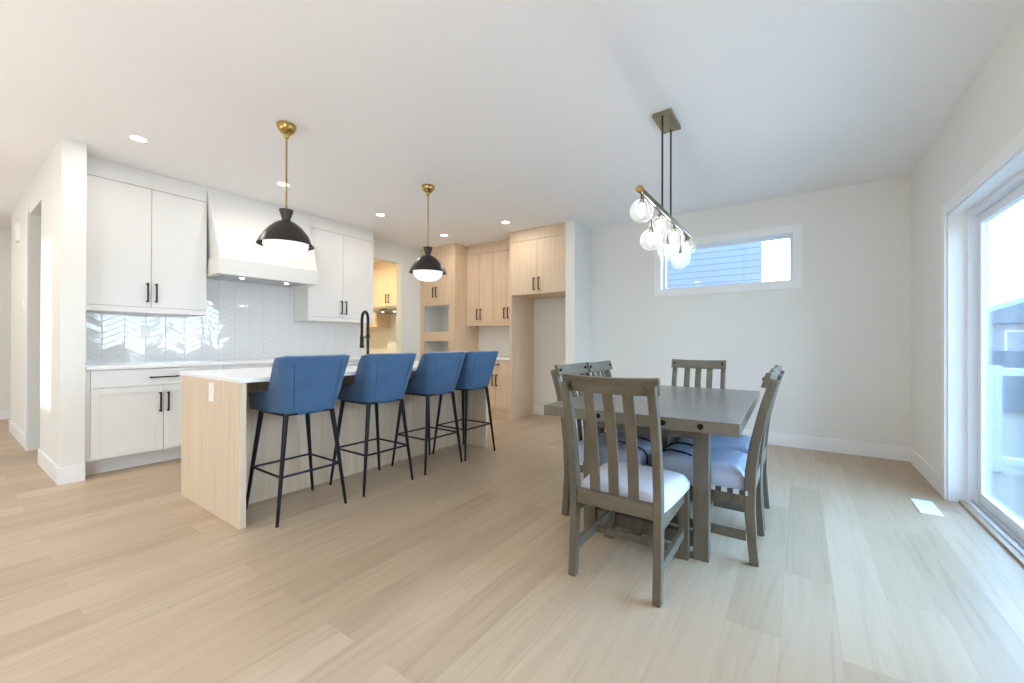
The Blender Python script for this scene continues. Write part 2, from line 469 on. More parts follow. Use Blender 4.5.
# high window
w1 = struct('window_1', MB().box(WX0, WX1, YB + 0.10, YB + 0.14, WZ0, WZ0 + 0.03).box(WX0, WX1, YB + 0.10, YB + 0.14, WZ1 - 0.03, WZ1)
            .box(WX0, WX0 + 0.035, YB + 0.10, YB + 0.14, WZ0 + 0.03, WZ1 - 0.03).box(WX1 - 0.03, WX1, YB + 0.10, YB + 0.14, WZ0 + 0.03, WZ1 - 0.03), 'vinyl', smooth=0)
build('window_pane', MB().box(WX0 + 0.035, WX1 - 0.03, YB + 0.117, YB + 0.123, WZ0 + 0.03, WZ1 - 0.03), 'pane', w1, smooth=0)
build('window_liner', MB().box(WX0 - 0.01, WX1 + 0.01, YB - 0.004, YB + 0.1, WZ0 - 0.012, WZ0 + 0.002).box(WX0 - 0.01, WX1 + 0.01, YB - 0.004, YB + 0.1, WZ1 - 0.002, WZ1 + 0.012)
      .box(WX0 - 0.012, WX0 + 0.002, YB - 0.004, YB + 0.1, WZ0, WZ1).box(WX1 - 0.002, WX1 + 0.012, YB - 0.004, YB + 0.1, WZ0, WZ1), 'trim', w1, smooth=0)
cw = 0.085
struct('trim_2', MB().box(WX0 - cw, WX1 + cw, YB - 0.016, YB, WZ0 - cw, WZ0, 0.003).box(WX0 - cw, WX1 + cw, YB - 0.016, YB, WZ1, WZ1 + cw, 0.003)
       .box(WX0 - cw, WX0, YB - 0.016, YB, WZ0, WZ1, 0.003).box(WX1, WX1 + cw, YB - 0.016, YB, WZ0, WZ1, 0.003), 'trim', smooth=0)

# patio door: liner, frame, sliding panel, glass, sill
d1 = struct('door_1', MB().box(0.965, 1.05, DY1 - 0.045, DY1, 0.03, DZ, 0.004).box(0.965, 1.05, DY0, DY0 + 0.045, 0.03, DZ, 0.004)
            .box(0.965, 1.05, DY0 + 0.045, DY1 - 0.045, DZ - 0.045, DZ, 0.004).box(0.955, 1.07, DY0, DY1, -0.01, 0.03, 0.004), 'vinyl', smooth=0)
def leaf(y0, y1, x0, x1, st=0.06):
    f = build('door_panel', MB().box(x0, x1, y0, y0 + st, 0.035, DZ - 0.047, 0.004).box(x0, x1, y1 - st, y1, 0.035, DZ - 0.047, 0.004)
              .box(x0, x1, y0 + st, y1 - st, 0.035, 0.035 + st * 1.2, 0.004).box(x0, x1, y0 + st, y1 - st, DZ - 0.047 - st, DZ - 0.047, 0.004), 'vinyl', d1, smooth=0)
    build('glass_pane', MB().box((x0 + x1) / 2 - 0.004, (x0 + x1) / 2 + 0.004, y0 + st, y1 - st, 0.035 + st * 1.2, DZ - 0.047 - st), 'pane', f, smooth=0)
leaf(3.0, DY1 - 0.047, 1.010, 1.045)
leaf(DY0 + 0.047, 3.06, 0.972, 1.006)
build('door_track', MB().box(0.978, 0.984, DY0 + 0.05, DY1 - 0.05, 0.03, 0.042).box(1.024, 1.030, DY0 + 0.05, DY1 - 0.05, 0.03, 0.034), 'steel', d1, smooth=0)
build('door_liner', MB().box(XR, 0.965, DY1 - 0.012, DY1 + 0.002, 0, DZ).box(XR, 0.965, DY0 - 0.002, DY0 + 0.012, 0, DZ).box(XR, 0.965, DY0, DY1, DZ - 0.012, DZ + 0.002), 'trim', d1, smooth=0)
build('threshold_strip', MB().box(0.925, 0.957, DY0 + 0.012, DY1 - 0.012, 0.0, 0.018, 0.004), 'threshold', d1, smooth=0)
struct('trim_3', MB().box(XR - 0.017, XR, DY1, DY1 + 0.072, 0, DZ + 0.072, 0.003).box(XR - 0.017, XR, DY0 - 0.072, DY0, 0, DZ + 0.072, 0.003)
       .box(XR - 0.017, XR, DY0, DY1, DZ, DZ + 0.072, 0.003), 'trim', smooth=0)

# unseen window added behind the camera to let in sky light
def side_window(name, y0, y1):
    w = struct(name, MB().box(XR + 0.06, XR + 0.11, y0, y0 + 0.05, 0.35, 2.45).box(XR + 0.06, XR + 0.11, y1 - 0.05, y1, 0.35, 2.45)
               .box(XR + 0.06, XR + 0.11, y0 + 0.05, y1 - 0.05, 0.35, 0.4).box(XR + 0.06, XR + 0.11, y0 + 0.05, y1 - 0.05, 2.4, 2.45), 'vinyl', smooth=0)
    build('window_pane', MB().box(XR + 0.082, XR + 0.088, y0 + 0.05, y1 - 0.05, 0.4, 2.4), 'pane', w, smooth=0)
side_window('added_daylight_window', -3.9, -1.45)
w4 = struct('window_3', MB().box(SX0, SX1, YREAR - 0.09, YREAR - 0.05, SZ0, SZ0 + 0.03).box(SX0, SX1, YREAR - 0.09, YREAR - 0.05, SZ1 - 0.03, SZ1)
            .box(SX0, SX0 + 0.03, YREAR - 0.09, YREAR - 0.05, SZ0 + 0.03, SZ1 - 0.03).box(SX1 - 0.03, SX1, YREAR - 0.09, YREAR - 0.05, SZ0 + 0.03, SZ1 - 0.03), 'vinyl', smooth=0)

# unseen roof added to keep the low sun off the neighbour's siding
struct('sun_block_gable', MB().prism([(YREAR - 0.6, H + 0.13), (6.6, H + 0.13), (1.2, 5.4)], 'x', XFAR - 0.4, XR + 0.6), 'roof', smooth=0)

# ------------------------------------------------------------------ cabinets
def pull(mb, a, b, out, t=0.012, off=0.030):
    """bar pull between a and b (points on the door face), standing out along vector out"""
    a = Vector(a); b = Vector(b); o = Vector(out)
    dirv = (b - a).normalized(); side = dirv.cross(o).normalized()
    def bx(p, q, w):
        lo = [min(p[i], q[i]) - w * (abs(side[i])) / 2 for i in range(3)]
        hi = [max(p[i], q[i]) + w * (abs(side[i])) / 2 for i in range(3)]
        mb.box(lo[0], hi[0], lo[1], hi[1], lo[2], hi[2])
    p0 = a + o * off; p1 = b + o * (off + t)
    bx(p0 - dirv * 0.004, p1 + dirv * 0.004, t)
    for q in (a, b):
        s = 1 if (q - a).length < 1e-6 else -1
        bx(q, q + o * (off + t * .5) + dirv * s * 0.011, t * 1.15)
    return mb

def shaker_x(mb, x, y0, y1, z0, z1, fw=0.055, th=0.019, rec=0.006):
    """door on an X-facing front at x (outer face), frame and recessed panel, one mesh"""
    mb.box(x - th, x - rec, y0 + fw - 0.002, y1 - fw + 0.002, z0 + fw - 0.002, z1 - fw + 0.002)
    mb.box(x - th, x, y0, y0 + fw, z0, z1, 0.0015); mb.box(x - th, x, y1 - fw, y1, z0, z1, 0.0015)
    mb.box(x - th, x, y0 + fw, y1 - fw, z0, z0 + fw, 0.0015); mb.box(x - th, x, y0 + fw, y1 - fw, z1 - fw, z1, 0.0015)
    return mb
def slab_x(mb, x, y0, y1, z0, z1, th=0.019):
    return mb.box(x - th, x, y0, y1, z0, z1, 0.0015)
G = 0.002
XU = -5.053; XB = -4.78

def white_upper(label, y0, ys, y1, left_end):
    t = thing('upper_cabinet', label, 'cabinet', (XK, (y0 + y1) / 2, 1.40), group='white upper cabinets')
    build('cabinet_body', MB().box(XK + 0.004, XU - 0.021, y0, y1, 1.452, 2.578), 'white_cab', t, smooth=0)
    build('light_rail', MB().box(XU - 0.03, XU, y0, y1, 1.40, 1.449).box(XK + 0.004, XU - 0.03, y1 - 0.018, y1, 1.40, 1.452).box(XK + 0.004, XU - 0.03, y0, y0 + 0.018, 1.40, 1.452), 'white_cab', t, smooth=0)
    build('crown_fascia', MB().box(XK + 0.004, XU - 0.003, y0, y1, 2.581, H - 0.001, 0.002), 'white_cab', t, smooth=0)
    for a, b, s in ((y0, ys, 1), (ys, y1, -1)):
        d = build('door', slab_x(MB(), XU, a + G, b - G, 1.452, 2.575), 'white_cab', t, smooth=0)
        hy = b - 0.032 if s > 0 else a + 0.032
        build('handle', pull(MB(), (XU, hy, 1.502), (XU, hy, 1.675), (1, 0, 0)), 'black', d)
    return t
white_upper('white two-door upper cabinet left of the range hood, next to the wall end', YA1 + 0.004, 1.216, 1.660, True)
white_upper('white two-door upper cabinet right of the range hood, beside the pantry opening', 2.735, 3.216, 3.697, False)

def white_base(label, y0, y1, n, fill=0.0):
    t = thing('base_cabinet', label, 'cabinet', (XK, (y0 + y1) / 2, 0), group='white base cabinets')
    build('cabinet_body', MB().box(XK + 0.004, XB - 0.021, y0, y1, 0.135, 0.888), 'white_cab', t, smooth=0)
    build('toe_kick', MB().box(XK + 0.06, -4.905, y0, y1, 0, 0.135), 'white_cab', t, smooth=0)
    if fill: build('filler_strip', MB().box(XB - 0.021, XB - 0.002, y0, y0 + fill - G, 0.135, 0.886), 'white_cab', t, smooth=0)
    ya = y0 + fill; w = (y1 - ya)
    dr = build('drawer', slab_x(MB(), XB, ya + G, y1 - G, 0.735, 0.884), 'white_cab', t, smooth=0)
    m = (ya + y1) / 2
    build('handle', pull(MB(), (XB, m - 0.1, 0.806), (XB, m + 0.1, 0.806), (1, 0, 0)), 'black', dr)
    for i in range(n):
        a = ya + w * i / n; b = ya + w * (i + 1) / n
        d = build('door', shaker_x(MB(), XB, a + G, b - G, 0.142, 0.730), 'white_cab', t, smooth=0)
        hy = b - 0.028 if i % 2 == 0 else a + 0.028
        build('handle', pull(MB(), (XB, hy, 0.495), (XB, hy, 0.665), (1, 0, 0)), 'black', d)
    return t
white_base('white base cabinet at the wall end, left of the island, drawer over two doors', YA1 + 0.004, 1.718, 2, 0.028)
white_base('white base cabinet below the range hood, hidden behind the island', 1.720, 2.702, 2)
white_base('white base cabinet below the right upper cabinet, behind the bar stools', 2.704, 3.697, 2)
ct = build('countertop', MB().box(XK + 0.003, XB + 0.022, YA1 + 0.003, 3.712, 0.890, 0.920, 0.003), 'quartz', org=(XK, 2.2, 0.89), smooth=0)
tag(ct, 'white quartz countertop on the white base cabinets along the tiled wall', 'countertop')
struct('tile_backsplash', MB().box(XK, XK + 0.009, YA1 + 0.002, PO0 - 0.06, 0.921, 1.451).box(XK, XK + 0.009, 1.664, 2.731, 1.451, 1.84), 'tile', smooth=0)

# range hood: slanted chimney, band, dark filter plate and two lamps
t = thing('range_hood', 'white boxed range hood with sloped front between the white upper cabinets', 'range hood', (XK, 2.2, 1.82))
b = MB(); hb = 1.822; y0, y1 = 1.664, 2.731; X0, X1 = XK + 0.012, -4.80
b.box(X0, X1, y0 + 0.012, y1 + 0.001, hb, hb + 0.165, 0.003)
build('hood_band', b, 'white_cab', t, smooth=0)
b = bmesh.new()
def ring(x, ya, yb, z): return [b.verts.new(p) for p in ((X0, ya, z), (x, ya, z), (x, yb, z), (X0, yb, z))]
zz = [hb + 0.167]; R0 = ring(X1 - 0.012, y0 + 0.034, y1 - 0.014, hb + 0.167); R1 = ring(XU + 0.006, y0 - 0.0035, y1 + 0.0035, H - 0.05); R2 = ring(XU + 0.006, y0 - 0.0035, y1 + 0.0035, H - 0.001)
for A, B in ((R0, R1), (R1, R2)):
    for i in range(4): b.faces.new((A[i], A[(i + 1) % 4], B[(i + 1) % 4], B[i]))
b.faces.new(R0[::-1]); b.faces.new(R2)
mbx = MB(); mbx._merge(b)
build('hood_chimney', mbx, 'white_cab', t, smooth=0)
build('filter_plate', MB().box(-5.28, -4.86, 1.75, 2.62, hb - 0.006, hb - 0.0005), 'steel', t, smooth=0)
for yy in (1.95, 2.42): build('hood_lamp', MB().lathe([(0.024, hb - 0.009), (0.024, hb - 0.0065)], -4.95, yy, 20), 'lens', t)

# island
t = thing('kitchen_island', 'pale oak kitchen island with plain end panels, standing behind the blue bar stools', 'kitchen island', (-3.24, 2.27, 0))
IY0, IY1, IX0, IX1, IB = 1.073, 3.462, -3.738, -2.745, -3.121
build('end_panel', MB().box(IX0, IX1, IY0, IY0 + 0.036, 0, 0.877, 0.0015), 'oak_island', t, smooth=0)
build('end_panel', MB().box(IX0, IX1, IY1 - 0.036, IY1, 0, 0.877, 0.0015), 'oak_island', t, smooth=0)
build('back_panel', MB().box(IB - 0.02, IB, IY0 + 0.036, IY1 - 0.036, 0, 0.877), 'oak_island', t, smooth=0)
build('cabinet_body', MB().box(IX0 + 0.022, IB - 0.02, IY0 + 0.036, IY1 - 0.036, 0.1, 0.875), 'white_cab', t, smooth=0)
build('toe_kick', MB().box(IX0 + 0.08, IB - 0.02, IY0 + 0.036, IY1 - 0.036, 0, 0.1), 'white_cab', t, smooth=0)
for k in range(4):
    w = (IY1 - IY0 - 0.072) / 4; a = IY0 + 0.036 + w * k
    d = build('door', MB().box(IX0 + 0.002, IX0 + 0.021, a + G, a + w - G, 0.11, 0.87, 0.0015), 'white_cab', t, smooth=0)
    hy = a + w - 0.03 if k % 2 == 0 else a + 0.03
    build('handle', pull(MB(), (IX0 + 0.002, hy, 0.66), (IX0 + 0.002, hy, 0.83), (-1, 0, 0)), 'black', d)
po = build('power_outlet', MB().box(-3.203, -3.130, IY0 - 0.006, IY0, 0.735, 0.855, 0.002), 'plastic', t, smooth=0); po['label'] = 'white outlet plate on the oak end panel'
build('outlet_socket', MB().box(-3.183, -3.150, IY0 - 0.008, IY0 - 0.006, 0.752, 0.838), 'trim', po, smooth=0)
ic = build('island_countertop', MB().box(IX0 - 0.012, IX1 + 0.003, IY0 - 0.003, IY1 + 0.003, 0.878, 0.906, 0.003), 'quartz', org=(-3.24, 2.27, 0.878), smooth=0)
tag(ic, 'white quartz slab on top of the pale oak island', 'countertop')

# faucet
FX, FY = -3.36, 2.40
t = thing('kitchen_faucet', 'tall black spring faucet standing on the island top', 'faucet', (FX, FY, 0.906))
build('faucet_base', MB().lathe([(0.027, 0.906), (0.027, 0.914), (0.02, 0.92), (0.018, 0.96)], FX, FY, 24), 'black', t)
build('riser', MB().tube([(FX, FY, 0.95), (FX, FY, 1.19)], 0.0125), 'black', t)
dx, dy = -0.975, 0.222; rr = 0.072
arc = [(FX, FY, 1.19), (FX, FY, 1.30)] + [(FX + dx * rr * (1 - math.cos(a)), FY + dy * rr * (1 - math.cos(a)), 1.345 + 0.075 * math.sin(a)) for a in [PI * k / 14 for k in range(15)]] + [(FX + dx * 2 * rr, FY + dy * 2 * rr, 1.19)]
sp = build('spring_hose', MB().tube(arc, 0.0135), 'black', t)
hel = []
def arcpt(s):
    k = s * (len(arc) - 1); i = min(int(k), len(arc) - 2); f = k - i
    return Vector(arc[i]).lerp(Vector(arc[i + 1]), f)
build('spray_head', MB().tube([(FX + dx * 2 * rr, FY + dy * 2 * rr, z) for z in (1.20, 1.185, 1.11, 1.09, 1.07)], [0.012, 0.018, 0.018, 0.022, 0.021], 16), 'black', t)
build('docking_arm', MB().tube([(FX, FY, 1.175), (FX + dx * 2 * rr, FY + dy * 2 * rr, 1.175)], 0.006), 'black', t)
build('collar', MB().lathe([(0.018, 1.165), (0.018, 1.20)], FX, FY, 20), 'black', t)
build('lever', MB().tube([(FX, FY, 0.945), (FX + 0.02, FY - 0.055, 0.955), (FX + 0.025, FY - 0.075, 0.99)], 0.006), 'black', t)
# sink bowl rim set in the island top
sk = build('sink', MB().box(-3.66, -3.44, 2.08, 2.76, 0.9055, 0.9085, 0.001), 'steel', org=(-3.55, 2.42, 0.906), smooth=0)
tag(sk, 'steel sink plate in the island top behind the stools', 'sink')

# oak units on the back wall, fronts facing -Y
def pull_z(y, x, z0, z1): return pull(MB(), (x, y, z0), (x, y, z1), (0, -1, 0), 0.012, 0.028)
def oak_door(par, y, x0, x1, z0, z1): return build('door', MB().box(x0 + G, x1 - G, y, y + 0.019, z0, z1, 0.0012), 'oak', par, smooth=0)

YT = 4.898; TX0, TX1 = -5.384, -4.575
t = thing('oven_cabinet', 'tall light oak oven cabinet with two open appliance niches', 'cabinet', (-4.98, 5.2, 0))
b = MB()
b.box(TX0, TX0 + 0.02, YT + 0.02, YK - 0.003, 0.1, 2.578).box(TX1 - 0.02, TX1, YT, YK - 0.003, 0, 2.578)
for z0, z1 in ((0.1, 0.43), (1.152, 1.297), (1.754, 1.80)): b.box(TX0 + 0.02, TX1 - 0.02, YT + 0.02, YK - 0.003, z0, z1)
b.box(TX0 + 0.02, TX1 - 0.02, YT + 0.40, YK - 0.003, 1.80, 2.578)
build('cabinet_body', b, 'oak', t, smooth=0)
b = MB()
b.box(TX0, -5.281, YT, YT + 0.02, 0.42, 1.797).box(-4.712, TX1 - 0.02, YT, YT + 0.02, 0.42, 1.797)
b.box(-5.281, -4.712, YT, YT + 0.02, 1.152, 1.297).box(-5.281, -4.712, YT, YT + 0.02, 1.754, 1.797).box(-5.281, -4.712, YT, YT + 0.02, 0.42, 0.47)
build('face_frame', b, 'oak', t, smooth=0)
b = MB()
for z0, z1 in ((0.43, 1.152), (1.297, 1.754)):
    b.box(TX0 + 0.022, TX1 - 0.022, YT + 0.50, YT + 0.52, z0 + 0.001, z1 - 0.001).box(TX0 + 0.022, TX0 + 0.03, YT + 0.022, YT + 0.50, z0 + 0.001, z1 - 0.001)
    b.box(TX1 - 0.03, TX1 - 0.022, YT + 0.022, YT + 0.50, z0 + 0.001, z1 - 0.001).box(TX0 + 0.03, TX1 - 0.03, YT + 0.022, YT + 0.50, z0 + 0.001, z0 + 0.008).box(TX0 + 0.03, TX1 - 0.03, YT + 0.022, YT + 0.50, z1 - 0.008, z1 - 0.001)
build('niche_lining', b, 'white_cab', t, smooth=0)
build('crown_fascia', MB().box(TX0, TX1, YT + 0.002, YK - 0.003, 2.581, H - 0.001, 0.001), 'oak', t, smooth=0)
mx_ = -5.018
for a, c_, s in ((TX0, mx_, 1), (mx_, TX1 - 0.02, -1)):
    d = oak_door(t, YT, a, c_, 1.80, 2.576)
    hx = c_ - 0.036 if s > 0 else a + 0.036
    build('handle', pull_z(YT, hx, 1.885, 2.05), 'black', d)
dr = build('drawer', MB().box(TX0 + G, TX1 - 0.02 - G, YT, YT + 0.019, 0.11, 0.416, 0.0012), 'oak', t, smooth=0)
build('handle', pull(MB(), (-5.08, YT, 0.33), (-4.90, YT, 0.33), (0, -1, 0)), 'black', dr)
build('toe_kick', MB().box(TX0, TX1 - 0.02, YT + 0.07, YT + 0.09, 0, 0.1), 'oak', t, smooth=0)

YU = 5.19
for i, (a, c_, lab) in enumerate(((-4.573, -4.02, 'light oak two-door upper cabinet beside the oven cabinet'), (-4.018, -3.474, 'light oak two-door upper cabinet beside the fridge niche'))):
    t = thing('upper_cabinet', lab, 'cabinet', ((a + c_) / 2, YK, 1.40), group='oak upper cabinets')
    build('cabinet_body', MB().box(a, c_, YU + 0.021, YK - 0.003, 1.452, 2.578), 'oak', t, smooth=0)
    build('light_rail', MB().box(a, c_, YU, YU + 0.03, 1.40, 1.449), 'oak', t, smooth=0)
    build('crown_fascia', MB().box(a, c_, YU + 0.002, YK - 0.003, 2.581, H - 0.001, 0.001), 'oak', t, smooth=0)
    m = (a + c_) / 2
    for p, q, s in ((a, m, 1), (m, c_, -1)):
        d = oak_door(t, YU, p, q, 1.452, 2.576)
        hx = q - 0.036 if s > 0 else p + 0.036
        build('handle', pull_z(YU, hx, 1.505, 1.67), 'black', d)
for i, (a, c_, lab) in enumerate(((-4.573, -4.02, 'light oak base cabinet beside the oven cabinet, behind the island end'), (-4.018, -3.474, 'light oak base cabinet beside the fridge panel, drawer over two doors'))):
    t = thing('base_cabinet', lab, 'cabinet', ((a + c_) / 2, 5.2, 0), group='oak base cabinets')
    build('cabinet_body', MB().box(a, c_, YT + 0.021, YK - 0.003, 0.13, 0.866), 'oak', t, smooth=0)
    build('toe_kick', MB().box(a, c_, YT + 0.02, YT + 0.05, 0, 0.13), 'oak', t, smooth=0)
    dr = build('drawer', MB().box(a + G, c_ - G, YT, YT + 0.019, 0.722, 0.862, 0.0012), 'oak', t, smooth=0)
    m = (a + c_) / 2
    build('handle', pull(MB(), (m - 0.075, YT, 0.80), (m + 0.075, YT, 0.80), (0, -1, 0)), 'black', dr)
    for p, q, s in ((a, m, 1), (m, c_, -1)):
        d = oak_door(t, YT, p, q, 0.138, 0.717)
        hx = q - 0.036 if s > 0 else p + 0.036
        build('handle', pull_z(YT, hx, 0.48, 0.645), 'black', d)
nc = build('countertop', MB().box(-4.573, -3.474, YT - 0.02, YK - 0.003, 0.868, 0.896, 0.002), 'quartz', org=(-4.02, 5.2, 0.868), smooth=0)
tag(nc, 'white quartz countertop on the oak base cabinets', 'countertop')

# fridge surround: tall panel and the over-fridge cabinet
FX0, FX1 = -3.472, -2.556
t = thing('fridge_surround', 'light oak fridge surround with two doors above an empty fridge niche', 'cabinet', (-3.0, 5.2, 0))
build('side_panel', MB().box(FX0, FX0 + 0.03, 4.878, YK - 0.003, 0, 2.578, 0.001), 'oak', t, smooth=0)
build('cabinet_body', MB().box(FX0 + 0.03, FX1, 4.90, YK - 0.003, 1.812, 2.578), 'oak', t, smooth=0)
build('crown_fascia', MB().box(FX0, FX1, 4.88, YK - 0.003, 2.581, H - 0.001, 0.001), 'oak', t, smooth=0)
m = -3.005
for p, q, s in ((FX0, m, 1), (m, FX1, -1)):
    d = oak_door(t, 4.879, p, q, 1.815, 2.576)
    hx = q - 0.04 if s > 0 else p + 0.04
    build('handle', pull_z(4.879, hx, 1.865, 2.035), 'black', d)

# pantry beyond the opening
t = thing('upper_cabinet', 'light oak two-door upper cabinet seen through the pantry opening', 'cabinet', (-6.6, YK, 1.8))
build('cabinet_body', MB().box(-6.948, -5.99, 5.19, YK - 0.003, 1.832, 2.578), 'oak', t, smooth=0)
build('crown_fascia', MB().box(-7.9, -5.99, 5.172, YK - 0.003, 2.581, H - 0.001), 'oak', t, smooth=0)
for p, q, s in ((-6.948, -6.6, 1), (-6.6, -5.99, -1)):
    d = oak_door(t, 5.17, p, q, 1.835, 2.576)
    hx = q - 0.04 if s > 0 else p + 0.04
    build('handle', pull_z(5.17, hx, 1.90, 2.06), 'black', d)
t = thing('upper_cabinet', 'deeper-set oak upper cabinet left of the pantry range hood', 'cabinet', (-7.4, YK, 1.44))
build('cabinet_body', MB().box(-7.9, -6.95, 5.19, YK - 0.003, 1.482, 2.578), 'oak', t, smooth=0)
build('light_rail', MB().box(-7.9, -6.95, 5.17, YK - 0.003, 1.435, 1.482), 'oak', t, smooth=0)
for p, q in ((-7.9, -7.425), (-7.425, -6.95)):
    d = oak_door(t, 5.17, p, q, 1.485, 2.576)
    build('handle', pull_z(5.17, (q - 0.04) if p < -7.5 else (p + 0.04), 1.50, 1.66), 'black', d)
t = thing('pantry_hood', 'slim steel range hood under the pantry cabinet', 'range hood', (-6.45, YK, 1.7))
b = MB(); b.prism([(YK - 0.004, 1.83), (5.10, 1.83), (5.0, 1.775), (5.0, 1.75), (5.08, 1.72), (YK - 0.004, 1.70)], 'x', -6.94, -6.10, 0.003)
build('hood_body', b, 'steel', t, smooth=0)
for xx in (-6.7, -6.35): build('hood_lamp', MB().lathe([(0.022, 1.712), (0.022, 1.7225)], xx, 5.12, 16), 'lens', t)
for yy in range(1): build('control_strip', MB().box(-6.62, -6.42, 4.994, 5.0, 1.752, 1.772), 'black', t, smooth=0)

# ------------------------------------------------------------------ bar stools
def stool_shell():
    hz = 0.675; zt = 1.035
    def smooth(x): x = max(0, min(1, x)); return x * x * (3 - 2 * x)
    def plan(hf, hbk, yf, yb, r, n=14, nc=8):
        pts = []
        corner = (hbk - r, yb + r)
        for i in range(n): pts.append((hf + (hbk - hf) * i / n, yf + (yb + r - yf) * i / n, i / n * 1.0))
        for i in range(nc): a = PI / 2 * i / nc; pts.append((corner[0] + r * math.cos(a), corner[1] - r * math.sin(a), 1 + i / nc))
        for i in range(n + 1): pts.append(((hbk - r) * (1 - 2 * i / n), yb, 2 + i / n))
        for i in range(1, nc + 1): a = PI / 2 * (1 - i / nc); pts.append((-(corner[0] + r * math.cos(a)), corner[1] - r * math.sin(a), 3 + i / nc))
        for i in range(1, n + 1): pts.append((-(hbk + (hf - hbk) * i / n), yb + r + (yf - yb - r) * i / n, 4 + i / n))
        return pts
    lo = plan(0.205, 0.185, 0.215, -0.20, 0.07); hi = plan(0.235, 0.240, 0.215, -0.285, 0.055)
    bm = bmesh.new(); NV = 12; rows = []
    for j in range(NV + 1):
        row = []
        for k, (p, q) in enumerate(zip(lo, hi)):
            s = p[2]
            if s <= 1: top = 0.785 + 0.03 * s + (zt - 0.815 - 0.004) * smooth((s - 0.63) / 0.31)
            elif s < 2: top = zt - 0.004 + 0.004 * smooth(s - 1)
            elif s <= 3: top = zt
            elif s < 4: top = zt - 0.004 * smooth(s - 3)
            else: u = 5 - s; top = 0.785 + 0.03 * u + (zt - 0.815 - 0.004) * smooth((u - 0.63) / 0.31)
            z = hz + (top - hz) * j / NV
            f = (z - hz) / (zt - hz)
            g = f
            row.append(bm.verts.new((p[0] + (q[0] - p[0]) * g, p[1] + (q[1] - p[1]) * g, z)))
        rows.append(row)
    for j in range(NV):
        for k in range(len(lo) - 1): bm.faces.new((rows[j][k], rows[j][k + 1], rows[j + 1][k + 1], rows[j + 1][k]))
    # seat pan: bridge the two sides of the bottom row
    n = len(lo)
    for k in range((n - 1) // 2):
        a, b_, c_, d = rows[0][k], rows[0][k + 1], rows[0][n - 2 - k], rows[0][n - 1 - k]
        if len({a, b_, c_, d}) == 4: bm.faces.new((a, b_, c_, d))
        elif len({a, b_, d}) == 3: bm.faces.new((a, b_, d))
    bmesh.ops.recalc_face_normals(bm, faces=list(bm.faces))
    m = MB(); m._merge(bm); return m
SG = 'blue bar stools along the island'
def make_stool(label):
    t = thing('bar_stool', label, 'bar stool', (0, 0, 0), 0, SG)
    s = build('upholstered_shell', stool_shell(), 'blue', t, smooth=60)
    so = s.modifiers.new('thick', 'SOLIDIFY'); so.thickness = 0.032; so.offset = -1.0
    bv = s.modifiers.new('bev', 'BEVEL'); bv.width = 0.011; bv.segments = 3; bv.limit_method = 'ANGLE'; bv.angle_limit = math.radians(50)
    build('seat_cushion', MB().box(-0.165, 0.165, -0.155, 0.225, 0.70, 0.775, 0.028, 4), 'blue', t, smooth=60)
    for sx in (-1, 1):
        # stitched seam down the back
        build('seam', MB().tube([(sx * 0.158, -0.277, 0.985), (sx * 0.150, -0.260, 0.92), (sx * 0.138, -0.230, 0.80), (sx * 0.128, -0.205, 0.70)], 0.0016, 6), 'seam', t)
    build('seat_plate', MB().box(-0.165, 0.165, -0.165, 0.185, 0.655, 0.6745, 0.003), 'bar_black', t, smooth=0)
    ft = {}
    for sx in (-1, 1):
        for sy, yt, yf in ((-1, -0.165, -0.215), (1, 0.165, 0.215)):
            a = Vector((sx * 0.155, yt, 0.668)); f = Vector((sx * 0.23, yf, 0.0))
            build('leg', MB().tube([a, f], 0.0165, 14, 0.0095), 'bar_black', t)
            ft[(sx, sy)] = a.lerp(f, (0.668 - 0.287) / 0.668)
    for p, q in (((-1, -1), (1, -1)), ((-1, 1), (1, 1)), ((-1, -1), (-1, 1)), ((1, -1), (1, 1))):
        build('foot_rail', MB().tube([ft[p], ft[q]], 0.0075, 10), 'bar_black', t)
    return t
stool_labels = ('blue velvet bar stool nearest the camera, at the oak end panel of the island',
                'blue velvet bar stool second from the near end of the island',
                'blue velvet bar stool third from the near end of the island',
                'blue velvet bar stool farthest along the island, nearest the oak cabinets')
st0 = make_stool(stool_labels[0])
for i, (y, x, a) in enumerate(((1.45, -2.812, 0), (2.055, -2.813, 0), (2.655, -2.815, 0), (3.16, -2.813, 0))):
    o = st0 if i == 0 else copy_tree(st0)
    o.location = (x, y, 0); o.rotation_euler = (0, 0, PI / 2 + a); o['label'] = stool_labels[i]

# ------------------------------------------------------------------ dining table
TXC = -0.728; TX_0, TX_1, TY_0, TY_1 = -1.232, -0.226, 2.08, 3.638
t = thing('dining_table', 'grey-brown wooden dining table with bolted plank top and trestle base', 'table', (TXC, 2.86, 0))
build('tabletop', MB().box(TX_0, TX_1, TY_0, TY_1, 0.702, 0.762, 0.004), 'grey_wood_h', t, smooth=0)
for yy, yn in ((TY_0, -1), (TY_1, 1)):
    for xx in (-0.389, -0.560, -0.897, -1.068):
        bm_ = MB().tube([(xx, yy, 0.733), (xx, yy + yn * 0.006, 0.733), (xx, yy + yn * 0.010, 0.733)], [0.0135, 0.0135, 0.006], 12)
        build('bolt', bm_, 'bolt', t)
for yy, fb in ((2.29, 2.310), (3.338, 3.335)):
    for xx in (-0.458, -1.073):
        build('leg', MB().box(xx, xx + 0.075, yy, yy + 0.075, 0, 0.702, 0.003), 'grey_wood', t, smooth=0)
    build('apron', MB().box(-1.0, -0.456, yy + 0.012, yy + 0.062, 0.622, 0.702, 0.002), 'grey_wood', t, smooth=0)
    build('foot_beam', MB().box(-0.998, -0.458, fb, fb + 0.038, 0.055, 0.125, 0.002), 'grey_wood', t, smooth=0)
